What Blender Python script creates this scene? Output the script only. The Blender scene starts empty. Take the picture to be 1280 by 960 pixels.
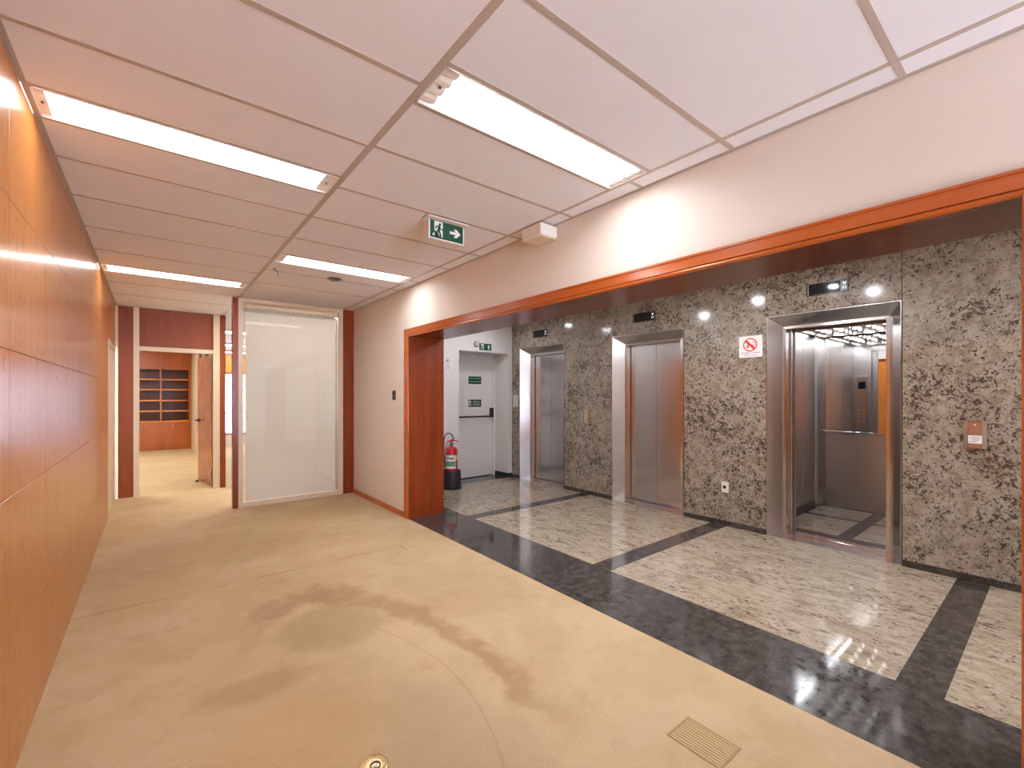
import bpy, bmesh, math, random
from mathutils import Vector, Matrix
random.seed(7)
PI = math.pi
SC = bpy.context.scene
COL = SC.collection

# ------------------------------------------------------------------ materials
def new_mat(name):
    m = bpy.data.materials.new(name); m.use_nodes = True
    nt = m.node_tree; nt.nodes.clear()
    out = nt.nodes.new('ShaderNodeOutputMaterial')
    return m, nt, out

class G:
    """tiny node-graph helper"""
    def __init__(s, nt): s.nt = nt
    def n(s, t, **kw):
        x = s.nt.nodes.new(t)
        for k, v in kw.items(): setattr(x, k, v)
        return x
    def link(s, a, b): s.nt.links.new(a, b)
    def put(s, sock, v):
        if hasattr(v, 'is_linked') or hasattr(v, 'links'): s.link(v, sock)
        else: sock.default_value = v
    def math(s, op, a, b=0.0, c=0.0, clamp=False):
        x = s.n('ShaderNodeMath', operation=op, use_clamp=clamp)
        s.put(x.inputs[0], a); s.put(x.inputs[1], b); s.put(x.inputs[2], c)
        return x.outputs[0]
    def coords(s, scale=(1, 1, 1), rot=(0, 0, 0), loc=(0, 0, 0)):
        tc = s.n('ShaderNodeTexCoord'); mp = s.n('ShaderNodeMapping')
        mp.inputs['Scale'].default_value = scale; mp.inputs['Rotation'].default_value = rot
        mp.inputs['Location'].default_value = loc
        s.link(tc.outputs['Object'], mp.inputs['Vector'])
        return mp.outputs[0]
    def sep(s, v):
        x = s.n('ShaderNodeSeparateXYZ'); s.link(v, x.inputs[0]); return x.outputs
    def noise(s, vec, scale, detail=4, rough=.55, dist=0):
        x = s.n('ShaderNodeTexNoise'); s.link(vec, x.inputs['Vector'])
        x.inputs['Scale'].default_value = scale; x.inputs['Detail'].default_value = detail
        x.inputs['Roughness'].default_value = rough; x.inputs['Distortion'].default_value = dist
        return x.outputs['Fac']
    def ramp(s, fac, stops, interp='LINEAR'):
        x = s.n('ShaderNodeValToRGB'); x.color_ramp.interpolation = interp
        e = x.color_ramp.elements
        while len(e) < len(stops): e.new(.5)
        for k, (p, c) in enumerate(stops):
            e[k].position = p; e[k].color = (*c, 1) if len(c) == 3 else c
        s.link(fac, x.inputs[0]); return x.outputs[0]
    def range(s, v, a, b, c=0., d=1.):
        x = s.n('ShaderNodeMapRange'); x.interpolation_type = 'SMOOTHSTEP'
        s.put(x.inputs[0], v); x.inputs[1].default_value = a; x.inputs[2].default_value = b
        x.inputs[3].default_value = c; x.inputs[4].default_value = d
        return x.outputs[0]
    def mix(s, fac, a, b, mode='MIX'):
        x = s.n('ShaderNodeMix', data_type='RGBA', blend_type=mode)
        s.put(x.inputs['Factor'], fac)
        for sock, v in ((x.inputs[6], a), (x.inputs[7], b)):
            if isinstance(v, tuple): sock.default_value = (*v[:3], 1)
            else: s.link(v, sock)
        return x.outputs[2]
    def bsdf(s, out, **kw):
        b = s.n('ShaderNodeBsdfPrincipled')
        for k, v in kw.items():
            sock = b.inputs[k.replace('_', ' ')]
            if isinstance(v, tuple) and len(v) == 3: v = (*v, 1)
            s.put(sock, v)
        s.link(b.outputs[0], out.inputs[0]); return b
    def bump(s, b, h, strength=.2, dist=.01):
        x = s.n('ShaderNodeBump'); x.inputs['Strength'].default_value = strength
        x.inputs['Distance'].default_value = dist
        s.link(h, x.inputs['Height']); s.link(x.outputs[0], b.inputs['Normal'])

def plain(name, col, rough=.6, metal=0., bump=0., bscale=300, var=.04, **kw):
    m, nt, out = new_mat(name); g = G(nt); v = g.coords()
    n = g.noise(v, 6, 3)
    c = g.mix(n, tuple(max(0, x*(1-var)) for x in col), tuple(min(1, x*(1+var)) for x in col))
    b = g.bsdf(out, Base_Color=c, Roughness=rough, Metallic=metal, **kw)
    if bump: g.bump(b, g.noise(v, bscale, 2), bump, .003)
    return m

def emit(name, col, strength):
    m, nt, out = new_mat(name); g = G(nt)
    e = g.n('ShaderNodeEmission'); e.inputs[0].default_value = (*col, 1); e.inputs[1].default_value = strength
    g.link(e.outputs[0], out.inputs[0]); return m

def wood(name, light, dark, rough=.22, axis='Z', coat=.4, scale=1.0, spec=.5):
    m, nt, out = new_mat(name); g = G(nt)
    s = {'Z': (9, 9, .5), 'Y': (9, .5, 9), 'X': (.5, 9, 9)}[axis]
    v = g.coords(tuple(k*scale for k in s))
    v2 = g.coords(tuple(k*6*scale for k in s))
    a = g.noise(v, 1.2, 5, .6, 1.2); f = g.noise(v2, 2.2, 4, .6, .3)
    w = g.math('ADD', g.math('MULTIPLY', a, .7), g.math('MULTIPLY', f, .3))
    c = g.ramp(w, [(.32, dark), (.52, tuple((p+q)/2 for p, q in zip(light, dark))), (.7, light)])
    b = g.bsdf(out, Base_Color=c, Roughness=g.range(f, .3, .7, rough*.9, rough*1.15), Coat_Weight=coat, Coat_Roughness=.13, Specular_IOR_Level=spec)
    g.bump(b, f, .03, .002)
    return m

def granite(name, scale=36, rough=.12, light=(.38, .33, .27), mid=(.25, .21, .165), dark=(.045, .034, .025), thr=.42, stretch=(1, 1, 1), rot=(0, 0, 0)):
    m, nt, out = new_mat(name); g = G(nt)
    v = g.coords(stretch, rot); v2 = g.coords(stretch, rot, (3.1, 7.7, 1.3))
    n2 = g.noise(v2, 2.3, 3, .55, .8); n6 = g.noise(v, 7, 3, .55, .6)
    body = g.mix(g.range(g.noise(v, scale*.4, 6, .65, .5), .36, .62), mid, light)
    body = g.mix(g.range(g.noise(v2, scale*2.2, 3, .6), .45, .75, 0., .5), body, tuple(min(1, x*1.25) for x in light))
    body = g.mix(g.range(g.noise(v2, 5, 4, .6, .5), .52, .68, 0., .45), body, (.20, .135, .08))
    th = g.math('ADD', g.math('ADD', g.math('MULTIPLY', g.math('SUBTRACT', n2, .5), .30), g.math('MULTIPLY', g.math('SUBTRACT', n6, .5), .28)), thr)
    f = g.math('SUBTRACT', g.noise(v, scale, 3, .6, 1.1), th)
    c = g.mix(g.range(f, -.05, .045, .9, 0.), body, dark)
    f2 = g.math('SUBTRACT', g.noise(v2, scale*2.1, 2, .55, .8), g.math('SUBTRACT', th, .05))
    c = g.mix(g.range(f2, -.04, .03, .7, 0.), c, (.085, .055, .035))
    g.bsdf(out, Base_Color=c, Roughness=rough, Specular_IOR_Level=.5)
    return m

def dark_granite():
    m, nt, out = new_mat('black_granite'); g = G(nt); v = g.coords()
    n1 = g.noise(v, 14, 6, .7); n2 = g.noise(v, 160, 2, .5)
    c = g.mix(g.range(n1, .35, .7), (.035, .030, .028), (.095, .082, .074))
    c = g.mix(g.range(n2, .68, .74), c, (.16, .15, .14))
    g.bsdf(out, Base_Color=c, Roughness=g.range(n1, .3, .7, .06, .13))
    return m

def steel(name, col=(.56, .53, .52), rough=.24, aniso=.5, axis=(60, 60, .6)):
    m, nt, out = new_mat(name); g = G(nt); v = g.coords(axis)
    n = g.noise(v, 6, 3)
    c = g.mix(n, tuple(x*.93 for x in col), tuple(min(1, x*1.05) for x in col))
    g.bsdf(out, Base_Color=c, Metallic=1., Roughness=g.range(n, .2, .8, rough*.9, rough*1.1), Anisotropic=aniso)
    return m

def glass(name, tint=(1, 1, 1)):
    m, nt, out = new_mat(name); g = G(nt)
    f = g.n('ShaderNodeFresnel'); f.inputs[0].default_value = 1.5
    t = g.n('ShaderNodeBsdfTransparent'); t.inputs[0].default_value = (*tint, 1)
    gl = g.n('ShaderNodeBsdfGlossy'); gl.inputs['Roughness'].default_value = .01
    mx = g.n('ShaderNodeMixShader'); g.link(f.outputs[0], mx.inputs[0]); g.link(t.outputs[0], mx.inputs[1]); g.link(gl.outputs[0], mx.inputs[2])
    g.link(mx.outputs[0], out.inputs[0]); return m

def carpet_mat():
    m, nt, out = new_mat('beige_loop_carpet'); g = G(nt)
    v = g.coords(); x, y, z = g.sep(v)
    base = g.mix(g.range(g.noise(v, 1.3, 5, .65, .4), .35, .65), (.57, .425, .24), (.655, .505, .315))
    base = g.mix(g.math('MULTIPLY', g.range(g.noise(v, 4.5, 6, .68), .48, .72), .38), base, (.44, .31, .165))
    # worn arc and greyed patches (traffic stains with a shape of their own)
    wob = g.math('MULTIPLY', g.math('SUBTRACT', g.noise(v, 3.4, 6, .62), .5), .75)
    def ell(cx, cy, rx, ry):
        a = g.math('DIVIDE', g.math('SUBTRACT', x, cx), rx); b = g.math('DIVIDE', g.math('SUBTRACT', y, cy), ry)
        d = g.math('SQRT', g.math('ADD', g.math('MULTIPLY', a, a), g.math('MULTIPLY', b, b)))
        return g.math('ADD', d, wob)
    e1 = ell(.80, 1.95, .62, 1.42)
    ring = g.math('MULTIPLY', g.range(e1, .86, 1.02), g.range(e1, 1.02, 1.25, 1., 0.))
    ring = g.math('MULTIPLY', ring, g.math('MULTIPLY', g.range(y, 1.1, 1.9), g.range(x, .35, .65)))
    base = g.mix(g.math('MULTIPLY', ring, .62), base, (.34, .205, .105))
    e2 = ell(.88, 2.90, .33, .32)
    base = g.mix(g.range(e2, .75, 1.05, .6, 0.), base, (.42, .345, .17))
    e3 = ell(.98, 1.5, .30, .60)
    base = g.mix(g.range(e3, .6, 1.2, .6, 0.), base, (.48, .385, .235))
    e4 = ell(.45, 2.0, .42, .4)
    base = g.mix(g.range(e4, .4, 1.2, .55, 0.), base, (.60, .40, .18))
    e6 = ell(.42, 2.52, .30, .13)
    base = g.mix(g.range(e6, .5, 1.2, .42, 0.), base, (.40, .26, .13))
    e5 = ell(.4, 5.0, 1.2, .6)
    base = g.mix(g.range(e5, .6, 1.15, .45, 0.), base, (.44, .32, .16))
    e7 = ell(1.7, 5.8, .5, .5)
    base = g.mix(g.range(e7, .6, 1.15, .45, 0.), base, (.46, .33, .14))
    # carpet seam across the corridor and curved seam scar
    seam = g.math('ABSOLUTE', g.math('SUBTRACT', y, 4.03))
    seam = g.math('ADD', seam, g.math('MULTIPLY', g.math('SUBTRACT', g.noise(v, 2, 3), .5), .05))
    sm = g.math('MULTIPLY', g.range(g.math('ABSOLUTE', seam), .002, .008, .8, 0.), g.range(x, 1.83, 1.87, 1., 0.))
    sm2 = g.math('MULTIPLY', g.range(g.math('ABSOLUTE', g.math('SUBTRACT', x, 1.85)), .004, .01, 1., 0.), g.math('MULTIPLY', g.range(y, 3.87, 3.9), g.range(y, 4.04, 4.06, 1., 0.)))
    arc = g.math('SUBTRACT', x, g.math('SUBTRACT', 1.22, g.math('MULTIPLY', g.math('POWER', g.math('ABSOLUTE', g.math('SUBTRACT', y, 2.05)), 2.), .34)))
    am = g.math('MULTIPLY', g.range(g.math('ABSOLUTE', arc), .001, .010, .2, 0.), g.math('MULTIPLY', g.range(y, 1.15, 1.4), g.range(y, 2.68, 2.75, 1., 0.)))
    base = g.mix(g.math('MAXIMUM', g.math('MULTIPLY', g.math('MAXIMUM', sm, sm2), .6), am), base, (.24, .14, .06))
    # loop weave
    wx = g.math('SINE', g.math('MULTIPLY', x, 2*PI/.012)); wy = g.math('SINE', g.math('MULTIPLY', y, 2*PI/.015))
    wv = g.math('MULTIPLY', wx, wy); fine = g.noise(v, 240, 2)
    h = g.math('ADD', g.math('MULTIPLY', wv, .35), fine)
    base = g.mix(g.range(h, .1, .8, .55, 0.), base, (.34, .225, .115))
    sp = g.noise(v, 38, 1)
    base = g.mix(g.range(sp, .80, .83, 0., .7), base, (.22, .12, .05))
    b = g.bsdf(out, Base_Color=base, Roughness=.95, Specular_IOR_Level=.1)
    g.bump(b, h, .4, .004)
    return m

M = {}
M['carpet'] = carpet_mat()
M['panel'] = wood('varnished_veneer', (.62, .225, .038), (.46, .145, .019), .3, 'Z', .32)
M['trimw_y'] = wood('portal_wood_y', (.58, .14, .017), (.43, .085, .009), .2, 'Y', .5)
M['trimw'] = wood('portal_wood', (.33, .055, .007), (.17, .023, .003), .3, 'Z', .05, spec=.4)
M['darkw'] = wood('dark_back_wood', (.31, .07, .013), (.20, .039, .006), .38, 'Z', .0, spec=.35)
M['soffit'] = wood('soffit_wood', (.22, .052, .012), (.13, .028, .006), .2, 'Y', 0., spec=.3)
M['shelfw'] = wood('shelf_wood', (.52, .15, .026), (.36, .085, .012), .3, 'Z', .2)
M['shelfl'] = wood('shelf_edge_wood', (.78, .31, .075), (.62, .22, .05), .4, 'X', .1)
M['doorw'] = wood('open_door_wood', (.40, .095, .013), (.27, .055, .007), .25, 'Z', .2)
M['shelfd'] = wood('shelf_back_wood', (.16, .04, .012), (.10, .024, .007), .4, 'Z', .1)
M['wall'] = plain('cream_wall_paint', (.82, .76, .68), .62, bump=.05, bscale=120, var=.02)
M['white'] = plain('white_wall_paint', (.76, .73, .71), .55, bump=.04, bscale=120, var=.02)
M['cream'] = plain('cream_trim_paint', (.72, .60, .44), .4, var=.03)
M['tile'] = plain('mineral_ceiling_tile', (.86, .87, .90), .8, bump=.25, bscale=260, var=.03)
M['tbar'] = plain('ceiling_grid_metal', (.50, .42, .35), .5, var=.02)
M['plaster'] = plain('plain_ceiling_paint', (.80, .76, .72), .7, var=.02)
M['fix'] = plain('light_housing_metal', (.85, .82, .78), .35, var=.02)
M['granwall'] = granite('granite_wall', 34, .12)
M['granfloor'] = granite('granite_floor', 30, .05, light=(.46, .385, .29), mid=(.33, .265, .19), dark=(.06, .045, .03), thr=.385, stretch=(1.5, .7, 1), rot=(0, 0, .5))
M['black_gran'] = dark_granite()
M['steel'] = steel('brushed_steel', (.70, .675, .67), .22)
M['steeld'] = steel('dark_steel', (.22, .20, .195), .3, .3)
M['steelc'] = steel('car_steel', (.62, .60, .60), .3, .3)
M['chrome'] = steel('bright_chrome', (.85, .84, .83), .09, 0)
M['mirror'] = steel('silver_mirror', (.88, .88, .88), .012, 0)
M['black'] = plain('black_plastic', (.012, .012, .013), .25)
M['screen'] = plain('dark_display_glass', (.012, .012, .018), .06)
M['rubber'] = plain('black_rubber', (.015, .015, .015), .5)
M['red'] = plain('extinguisher_red', (.55, .018, .02), .22, Coat_Weight=.5)
M['green'] = plain('sign_green', (.0, .07, .03), .5, var=.02)
M['signw'] = plain('sign_white', (.85, .83, .80), .45, var=.01)
M['signred'] = plain('sign_red', (.68, .03, .03), .45, var=.02)
M['ink'] = plain('sign_ink', (.05, .035, .09), .5, var=.02)
M['inkp'] = plain('violet_ink', (.22, .10, .30), .5, var=.02)
M['inkblue'] = plain('blue_ink', (.04, .06, .32), .5)
M['yellow'] = plain('label_yellow', (.75, .42, .03), .5)
M['lgreen'] = plain('label_green', (.10, .33, .20), .5)
def blind_mat():
    m, nt, out = new_mat('white_blind_fabric'); g = G(nt)
    d = g.n('ShaderNodeBsdfDiffuse'); d.inputs[0].default_value = (.94, .92, .88, 1)
    t = g.n('ShaderNodeBsdfTranslucent'); t.inputs[0].default_value = (.90, .85, .76, 1)
    x = g.n('ShaderNodeMixShader'); x.inputs[0].default_value = .55
    g.link(d.outputs[0], x.inputs[1]); g.link(t.outputs[0], x.inputs[2]); g.link(x.outputs[0], out.inputs[0]); return m
M['blind'] = blind_mat()
M['glass'] = glass('clear_glass')
M['brass'] = plain('brass', (.78, .56, .28), .3, metal=.85)
M['plastic'] = plain('ivory_plastic', (.80, .75, .68), .4)
M['grey'] = plain('grey_plastic', (.42, .41, .41), .5)
M['lamp'] = emit('fluorescent_glow', (.95, .97, 1.0), 14.5)
M['lampfar'] = emit('fluorescent_glow_far', (1., .96, .90), 26.)
M['carlamp'] = emit('car_lamp_glow', (1., .97, .95), 12.)
M['spot'] = emit('spot_bulb_glow', (.86, .90, 1.), 60.)
M['glyph'] = emit('indicator_led', (.9, .93, 1.), 1.2)
M['facade'] = plain('pale_facade', (.72, .75, .80), .8)
M['facadew'] = plain('facade_window', (.35, .42, .55), .2)

# carpet floor-box insert
def ribbed():
    m, nt, out = new_mat('ribbed_carpet_insert'); g = G(nt); v = g.coords(); x, y, z = g.sep(v)
    w = g.math('SINE', g.math('MULTIPLY', x, 2*PI/.015))
    c = g.mix(g.range(w, -.9, .2), (.30, .19, .085), (.60, .44, .22))
    b = g.bsdf(out, Base_Color=c, Roughness=.9); g.bump(b, w, .5, .004); return m
M['ribbed'] = ribbed()

# ------------------------------------------------------------------ mesh helpers
def B(): return bmesh.new()
def box(bm, a, b, bev=0.):
    x0, x1 = sorted((a[0], b[0])); y0, y1 = sorted((a[1], b[1])); z0, z1 = sorted((a[2], b[2]))
    vs = [bm.verts.new(p) for p in ((x0,y0,z0),(x1,y0,z0),(x1,y1,z0),(x0,y1,z0),(x0,y0,z1),(x1,y0,z1),(x1,y1,z1),(x0,y1,z1))]
    fs = [bm.faces.new([vs[i] for i in f]) for f in ((3,2,1,0),(4,5,6,7),(0,1,5,4),(1,2,6,5),(2,3,7,6),(3,0,4,7))]
    if bev:
        es = list({e for f in fs for e in f.edges})
        bmesh.ops.bevel(bm, geom=es, offset=bev, segments=2, affect='EDGES', profile=.5)
    return fs
def prism(bm, pts, o, u, v, t):
    """polygon pts in the plane o + a*u + b*v, pushed by vector t"""
    o, u, v, t = map(Vector, (o, u, v, t))
    a = [bm.verts.new(o+u*p+v*q) for p, q in pts]; b = [bm.verts.new(o+u*p+v*q+t) for p, q in pts]
    n = len(pts)
    bm.faces.new(a[::-1]); bm.faces.new(b)
    for i in range(n): bm.faces.new((a[i], a[(i+1) % n], b[(i+1) % n], b[i]))
def cyl(bm, p0, p1, r0, r1=None, seg=24):
    p0, p1 = Vector(p0), Vector(p1); r1 = r0 if r1 is None else r1
    d = (p1-p0).normalized(); a = d.orthogonal().normalized(); b = d.cross(a)
    A = [bm.verts.new(p0+(a*math.cos(2*PI*i/seg)+b*math.sin(2*PI*i/seg))*r0) for i in range(seg)]
    C = [bm.verts.new(p1+(a*math.cos(2*PI*i/seg)+b*math.sin(2*PI*i/seg))*r1) for i in range(seg)]
    bm.faces.new(A[::-1]); bm.faces.new(C)
    for i in range(seg): bm.faces.new((A[i], A[(i+1) % seg], C[(i+1) % seg], C[i]))
def lathe(bm, prof, c, axis='Z', seg=32):
    """prof: list of (radius, height)"""
    rings = []
    for r, h in prof:
        ring = []
        for i in range(seg):
            t = 2*PI*i/seg
            p = (r*math.cos(t), r*math.sin(t), h) if axis == 'Z' else (h, r*math.cos(t), r*math.sin(t)) if axis == 'X' else (r*math.cos(t), h, r*math.sin(t))
            ring.append(bm.verts.new(Vector(c)+Vector(p)))
        rings.append(ring)
    for a, b in zip(rings, rings[1:]):
        for i in range(seg): bm.faces.new((a[i], a[(i+1) % seg], b[(i+1) % seg], b[i]))
    bm.faces.new(rings[0][::-1]); bm.faces.new(rings[-1])
def tube(bm, path, r, seg=10):
    path = [Vector(p) for p in path]; rings = []
    ref = Vector((.13, .37, .92))
    for i, p in enumerate(path):
        d = (path[min(i+1, len(path)-1)]-path[max(i-1, 0)]).normalized()
        a = d.cross(ref).normalized(); b = d.cross(a)
        rings.append([bm.verts.new(p+(a*math.cos(2*PI*k/seg)+b*math.sin(2*PI*k/seg))*r) for k in range(seg)])
    for A, C in zip(rings, rings[1:]):
        for k in range(seg): bm.faces.new((A[k], A[(k+1) % seg], C[(k+1) % seg], C[k]))
    bm.faces.new(rings[0][::-1]); bm.faces.new(rings[-1])
def circ(r, n=32, c=(0, 0)): return [(c[0]+r*math.cos(2*PI*i/n), c[1]+r*math.sin(2*PI*i/n)) for i in range(n)]
def ringp(bm, r0, r1, o, u, v, t, n=40):
    o, u, v, t = map(Vector, (o, u, v, t)); L = []
    for rr, off in ((r0, 0), (r1, 0), (r1, 1), (r0, 1)):
        L.append([bm.verts.new(o+u*(rr*math.cos(2*PI*i/n))+v*(rr*math.sin(2*PI*i/n))+t*off) for i in range(n)])
    for k in range(4):
        a, b = L[k], L[(k+1) % 4]
        for i in range(n): bm.faces.new((a[i], a[(i+1) % n], b[(i+1) % n], b[i]))

def world_loc(o):
    p = Vector(o.location)
    while o.parent: o = o.parent; p += Vector(o.location)
    return p
def obj(name, bm, mats, parent=None, origin=None, smooth=False, label=None):
    mats = mats if isinstance(mats, (list, tuple)) else [mats]
    if origin is not None: off = Vector(origin)
    elif parent: off = world_loc(parent)
    else: off = Vector((0, 0, 0))
    bmesh.ops.translate(bm, verts=bm.verts, vec=-off)
    bmesh.ops.recalc_face_normals(bm, faces=bm.faces)
    me = bpy.data.meshes.new(name); bm.to_mesh(me); bm.free()
    for m in mats: me.materials.append(m)
    if smooth:
        for p in me.polygons: p.use_smooth = True
    o = bpy.data.objects.new(name, me); COL.objects.link(o)
    if smooth:
        md = o.modifiers.new('split', 'EDGE_SPLIT'); md.split_angle = math.radians(35)
    if parent:
        o.parent = parent; o.location = off-world_loc(parent)
    else: o.location = off
    if label: o['label'] = label
    return o
def tag(o, label, cat, group=None):
    o['label'] = label; o['category'] = cat
    if group: o['group'] = group
    return o
def thing(name, label, cat, loc, group=None):
    o = bpy.data.objects.new(name, None); COL.objects.link(o); o.location = loc; o.empty_display_size = .1
    return tag(o, label, cat, group)
def struct(name, bm, mats, parent=None, smooth=False):
    o = obj(name, bm, mats, parent, smooth=smooth)
    if not parent: o['kind'] = 'structure'
    return o
def copy_tree(o, parent=None):
    c = o.copy(); COL.objects.link(c)
    if parent: c.parent = parent
    for ch in list(o.children): copy_tree(ch, c)
    return c
def dup(root, loc, label, group=None):
    c = copy_tree(root); c.location = loc; c['label'] = label
    if group: c['group'] = group
    return c
def quadbox(name, a, b, mat, parent=None, bev=0.):
    bm = B(); box(bm, a, b, bev); return obj(name, bm, mat, parent)
def text(name, s, size, o, u, v, mat, parent, thick=.0006):
    """lettering centred on o, u = reading direction, v = up"""
    cu = bpy.data.curves.new(name, 'FONT'); cu.body = s; cu.size = size; cu.align_x = 'CENTER'; cu.align_y = 'CENTER'
    cu.extrude = thick/2; cu.resolution_u = 3
    t = bpy.data.objects.new(name+'_tmp', cu); COL.objects.link(t)
    bpy.context.view_layer.update()
    me = bpy.data.meshes.new_from_object(t.evaluated_get(bpy.context.evaluated_depsgraph_get()))
    bpy.data.objects.remove(t)
    u, v = Vector(u), Vector(v); n = u.cross(v)
    mt = Matrix((u, v, n)).transposed().to_4x4(); mt.translation = Vector(o)-world_loc(parent)
    me.transform(mt); me.materials.clear(); me.materials.append(mat)
    ob = bpy.data.objects.new(name, me); COL.objects.link(ob); ob.parent = parent
    return ob

# ------------------------------------------------------------------ camera
F_PX, YAW = 557.8, .6763
cam = bpy.data.cameras.new('camera'); co = bpy.data.objects.new('camera', cam); COL.objects.link(co)
cam.sensor_width = 36; cam.lens = 36*F_PX/1280; cam.shift_y = 14.2/1280; cam.clip_start = .02
co.location = (0, 0, 1.45); co.rotation_euler = (PI/2, 0, -YAW); SC.camera = co

# ------------------------------------------------------------------ dimensions
LW, RW, EW = -.42, 2.33, 4.97        # left wall, right wall, elevator wall
H = 2.71
YF, YB = 6.68, 8.33                   # glazed partition, far timber wall
YS = -3.4                             # wall behind the camera
OP0, OP1, OPZ = .090, 4.83, 2.14      # wooden portal
WX2 = 2.80                            # lobby side of the right wall
LY1 = 6.2                             # white lobby wall
LY0 = -2.2
BK = 15.02                            # bookcase front

# ------------------------------------------------------------------ floors
bm = B(); box(bm, (-3.2, YS-.1, -.06), (RW, 15.6, 0))
box(bm, (RW, YF-.02, -.06), (6.0, 15.6, 0))
struct('floor', bm, M['carpet'])
bm = B()
def lf(x0, x1, y0, y1, mi):
    for f in box(bm, (x0, y0, -.06), (x1, y1, -.0005)): f.material_index = mi
g_ = .0012
for a, b in ((LY0, -.34), (-.34, 1.665), (1.665, 3.665), (3.665, 4.86)): lf(RW, 2.94, a+g_, b-g_, 1)
lf(WX2, 2.94, 4.86, LY1, 1)
ys = [LY0, .37, .55, 2.37, 2.555, 4.36, 4.53, LY1]
strips = [(.37, .55), (2.37, 2.555), (4.36, 4.53)]
prev = LY0
for a, b in strips:
    lf(2.94, EW, prev+g_/2, a-g_/2, 0); lf(2.94, EW, a, b, 1); prev = b
lf(2.94, EW, prev, LY1, 0); lf(3.84, EW+.01, LY1, 6.7, 1)
struct('floor_lobby', bm, [M['granfloor'], M['black_gran']])

# ------------------------------------------------------------------ corridor ceiling
XT, XR = .858, 2.187                  # main tee, rail near the right wall
LIGHTS = {'r': [(1.49, 1.75), (4.40, 4.67)], 'l': [(2.645, 2.90), (5.80, 6.07)]}
bars_l = [-2.9, -2.3, -1.7, -1.1, -.55, 0, .50, 1.07, 1.645, 2.22, 3.335, 3.91, 4.575, 5.24, 6.63, 7.39]
bars_r = [-2.9, -2.35, -1.79, -1.2, -.66, -.1, .41, 1.075, 2.20, 2.77, 3.34, 3.88, 5.03, 5.66]
bm = B()
def tiles(x0, x1, y0, y1, holes):
    cuts = [y0]
    for a, b in sorted(holes):
        box(bm, (x0, cuts[-1], H+.004), (x1, a, H+.05)); cuts.append(b)
    box(bm, (x0, cuts[-1], H+.004), (x1, y1, H+.05))
tiles(LW-.05, XT, YS, YB+.05, LIGHTS['l'])
tiles(XT, XR, YS, YF+.05, LIGHTS['r'])
box(bm, (XR, YS, H+.004), (RW+.03, YF+.05, H+.05))
struct('ceiling', bm, M['tile'])
bm = B()
def bar(x0, x1, y0, y1): box(bm, (x0, y0, H+.002), (x1, y1, H+.012))
w = .012
bar(XT-.016, XT+.016, YS, YB)
bar(XR-w, XR+w, YS, YF)
for y in bars_l: bar(LW+.02, XT-.016, y-w, y+w)
for y in bars_r: bar(XT+.016, XR-w, y-w, y+w); bar(XR+w, RW-.02, y-w, y+w)
for a, b in LIGHTS['l']:
    for y in (a-.013, b+.013): bar(LW+.02, XT-.016, y-w, y+w)
for a, b in LIGHTS['r']:
    for y in (a-.013, b+.013): bar(XT+.016, XR-w, y-w, y+w)
    for y in ((a+b)/2,): bar(XR+w, RW-.02, y-w, y+w)
bar(LW, LW+.02, YS, YB); bar(RW-.02, RW, YS, YF)
struct('trim_1', bm, M['tbar'])
# other ceilings
bm = B(); box(bm, (-3.2, YB+.02, H), (.80, 15.6, H+.05)); box(bm, (.86, YF+.1, H), (6.0, 15.6, H+.05)); struct('ceiling_offices', bm, M['plaster'])
# lobby ceiling with holes is plain: the spots are surface cans
bm = B(); box(bm, (RW+.05, LY0, H), (7.2, 7.0, H+.05)); struct('ceiling_lobby', bm, M['plaster'])

# ------------------------------------------------------------------ left veneer wall
bm = B()
zs = [0, .52, 1.07, 1.62, 2.185, H]
yv = [YS, -1.9, -1.2, -.5, .3, 1.0, 1.72, 2.47, 3.19, 3.9, 4.60, 5.33, 6.05, 6.78, 7.05]
for a, b in zip(yv, yv[1:]):
    for c, d in zip(zs, zs[1:]):
        box(bm, (LW-.02, a+.0012, c+.0012), (LW, b-.0012, d-.0012), .0016)
box(bm, (LW-.06, YS, 0), (LW-.018, 7.05, H))
box(bm, (LW-.06, 7.05, 2.12), (LW, YB, H))
struct('wall_left', bm, M['panel'])

# cream door in the left wall just before the far timber wall
d1 = thing('door_1', 'cream door at the far end of the veneer wall', 'door', (LW, 7.05, 0)); d1['kind'] = 'structure'
bm = B()
box(bm, (LW-.06, 7.052, 0), (LW+.004, 7.11, 2.12)); box(bm, (LW-.06, 8.2, 0), (LW+.004, 8.27, 2.12)); box(bm, (LW-.06, 7.11, 2.06), (LW+.004, 8.2, 2.12))
obj('door_frame', bm, M['cream'], d1)
quadbox('door_leaf', (LW-.055, 7.112, .008), (LW-.015, 8.198, 2.058), M['cream'], d1)
for z in (.25, 1.05, 1.85):
    bm = B(); cyl(bm, (LW-.006, 7.115, z-.05), (LW-.006, 7.115, z+.05), .008); obj('hinge', bm, M['steeld'], d1, smooth=True)

# ------------------------------------------------------------------ right wall with the wooden portal
bm = B()
box(bm, (RW, YS, 0), (WX2, OP0-.02, H)); box(bm, (RW, OP0-.02, OPZ+.02), (WX2, OP1+.02, H)); box(bm, (RW, OP1+.02, 0), (WX2, YF+.1, H))
for f in bm.faces:
    if f.calc_center_median().x > WX2-.01: f.material_index = 1
struct('wall_right', bm, [M['wall'], M['white']])
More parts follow.
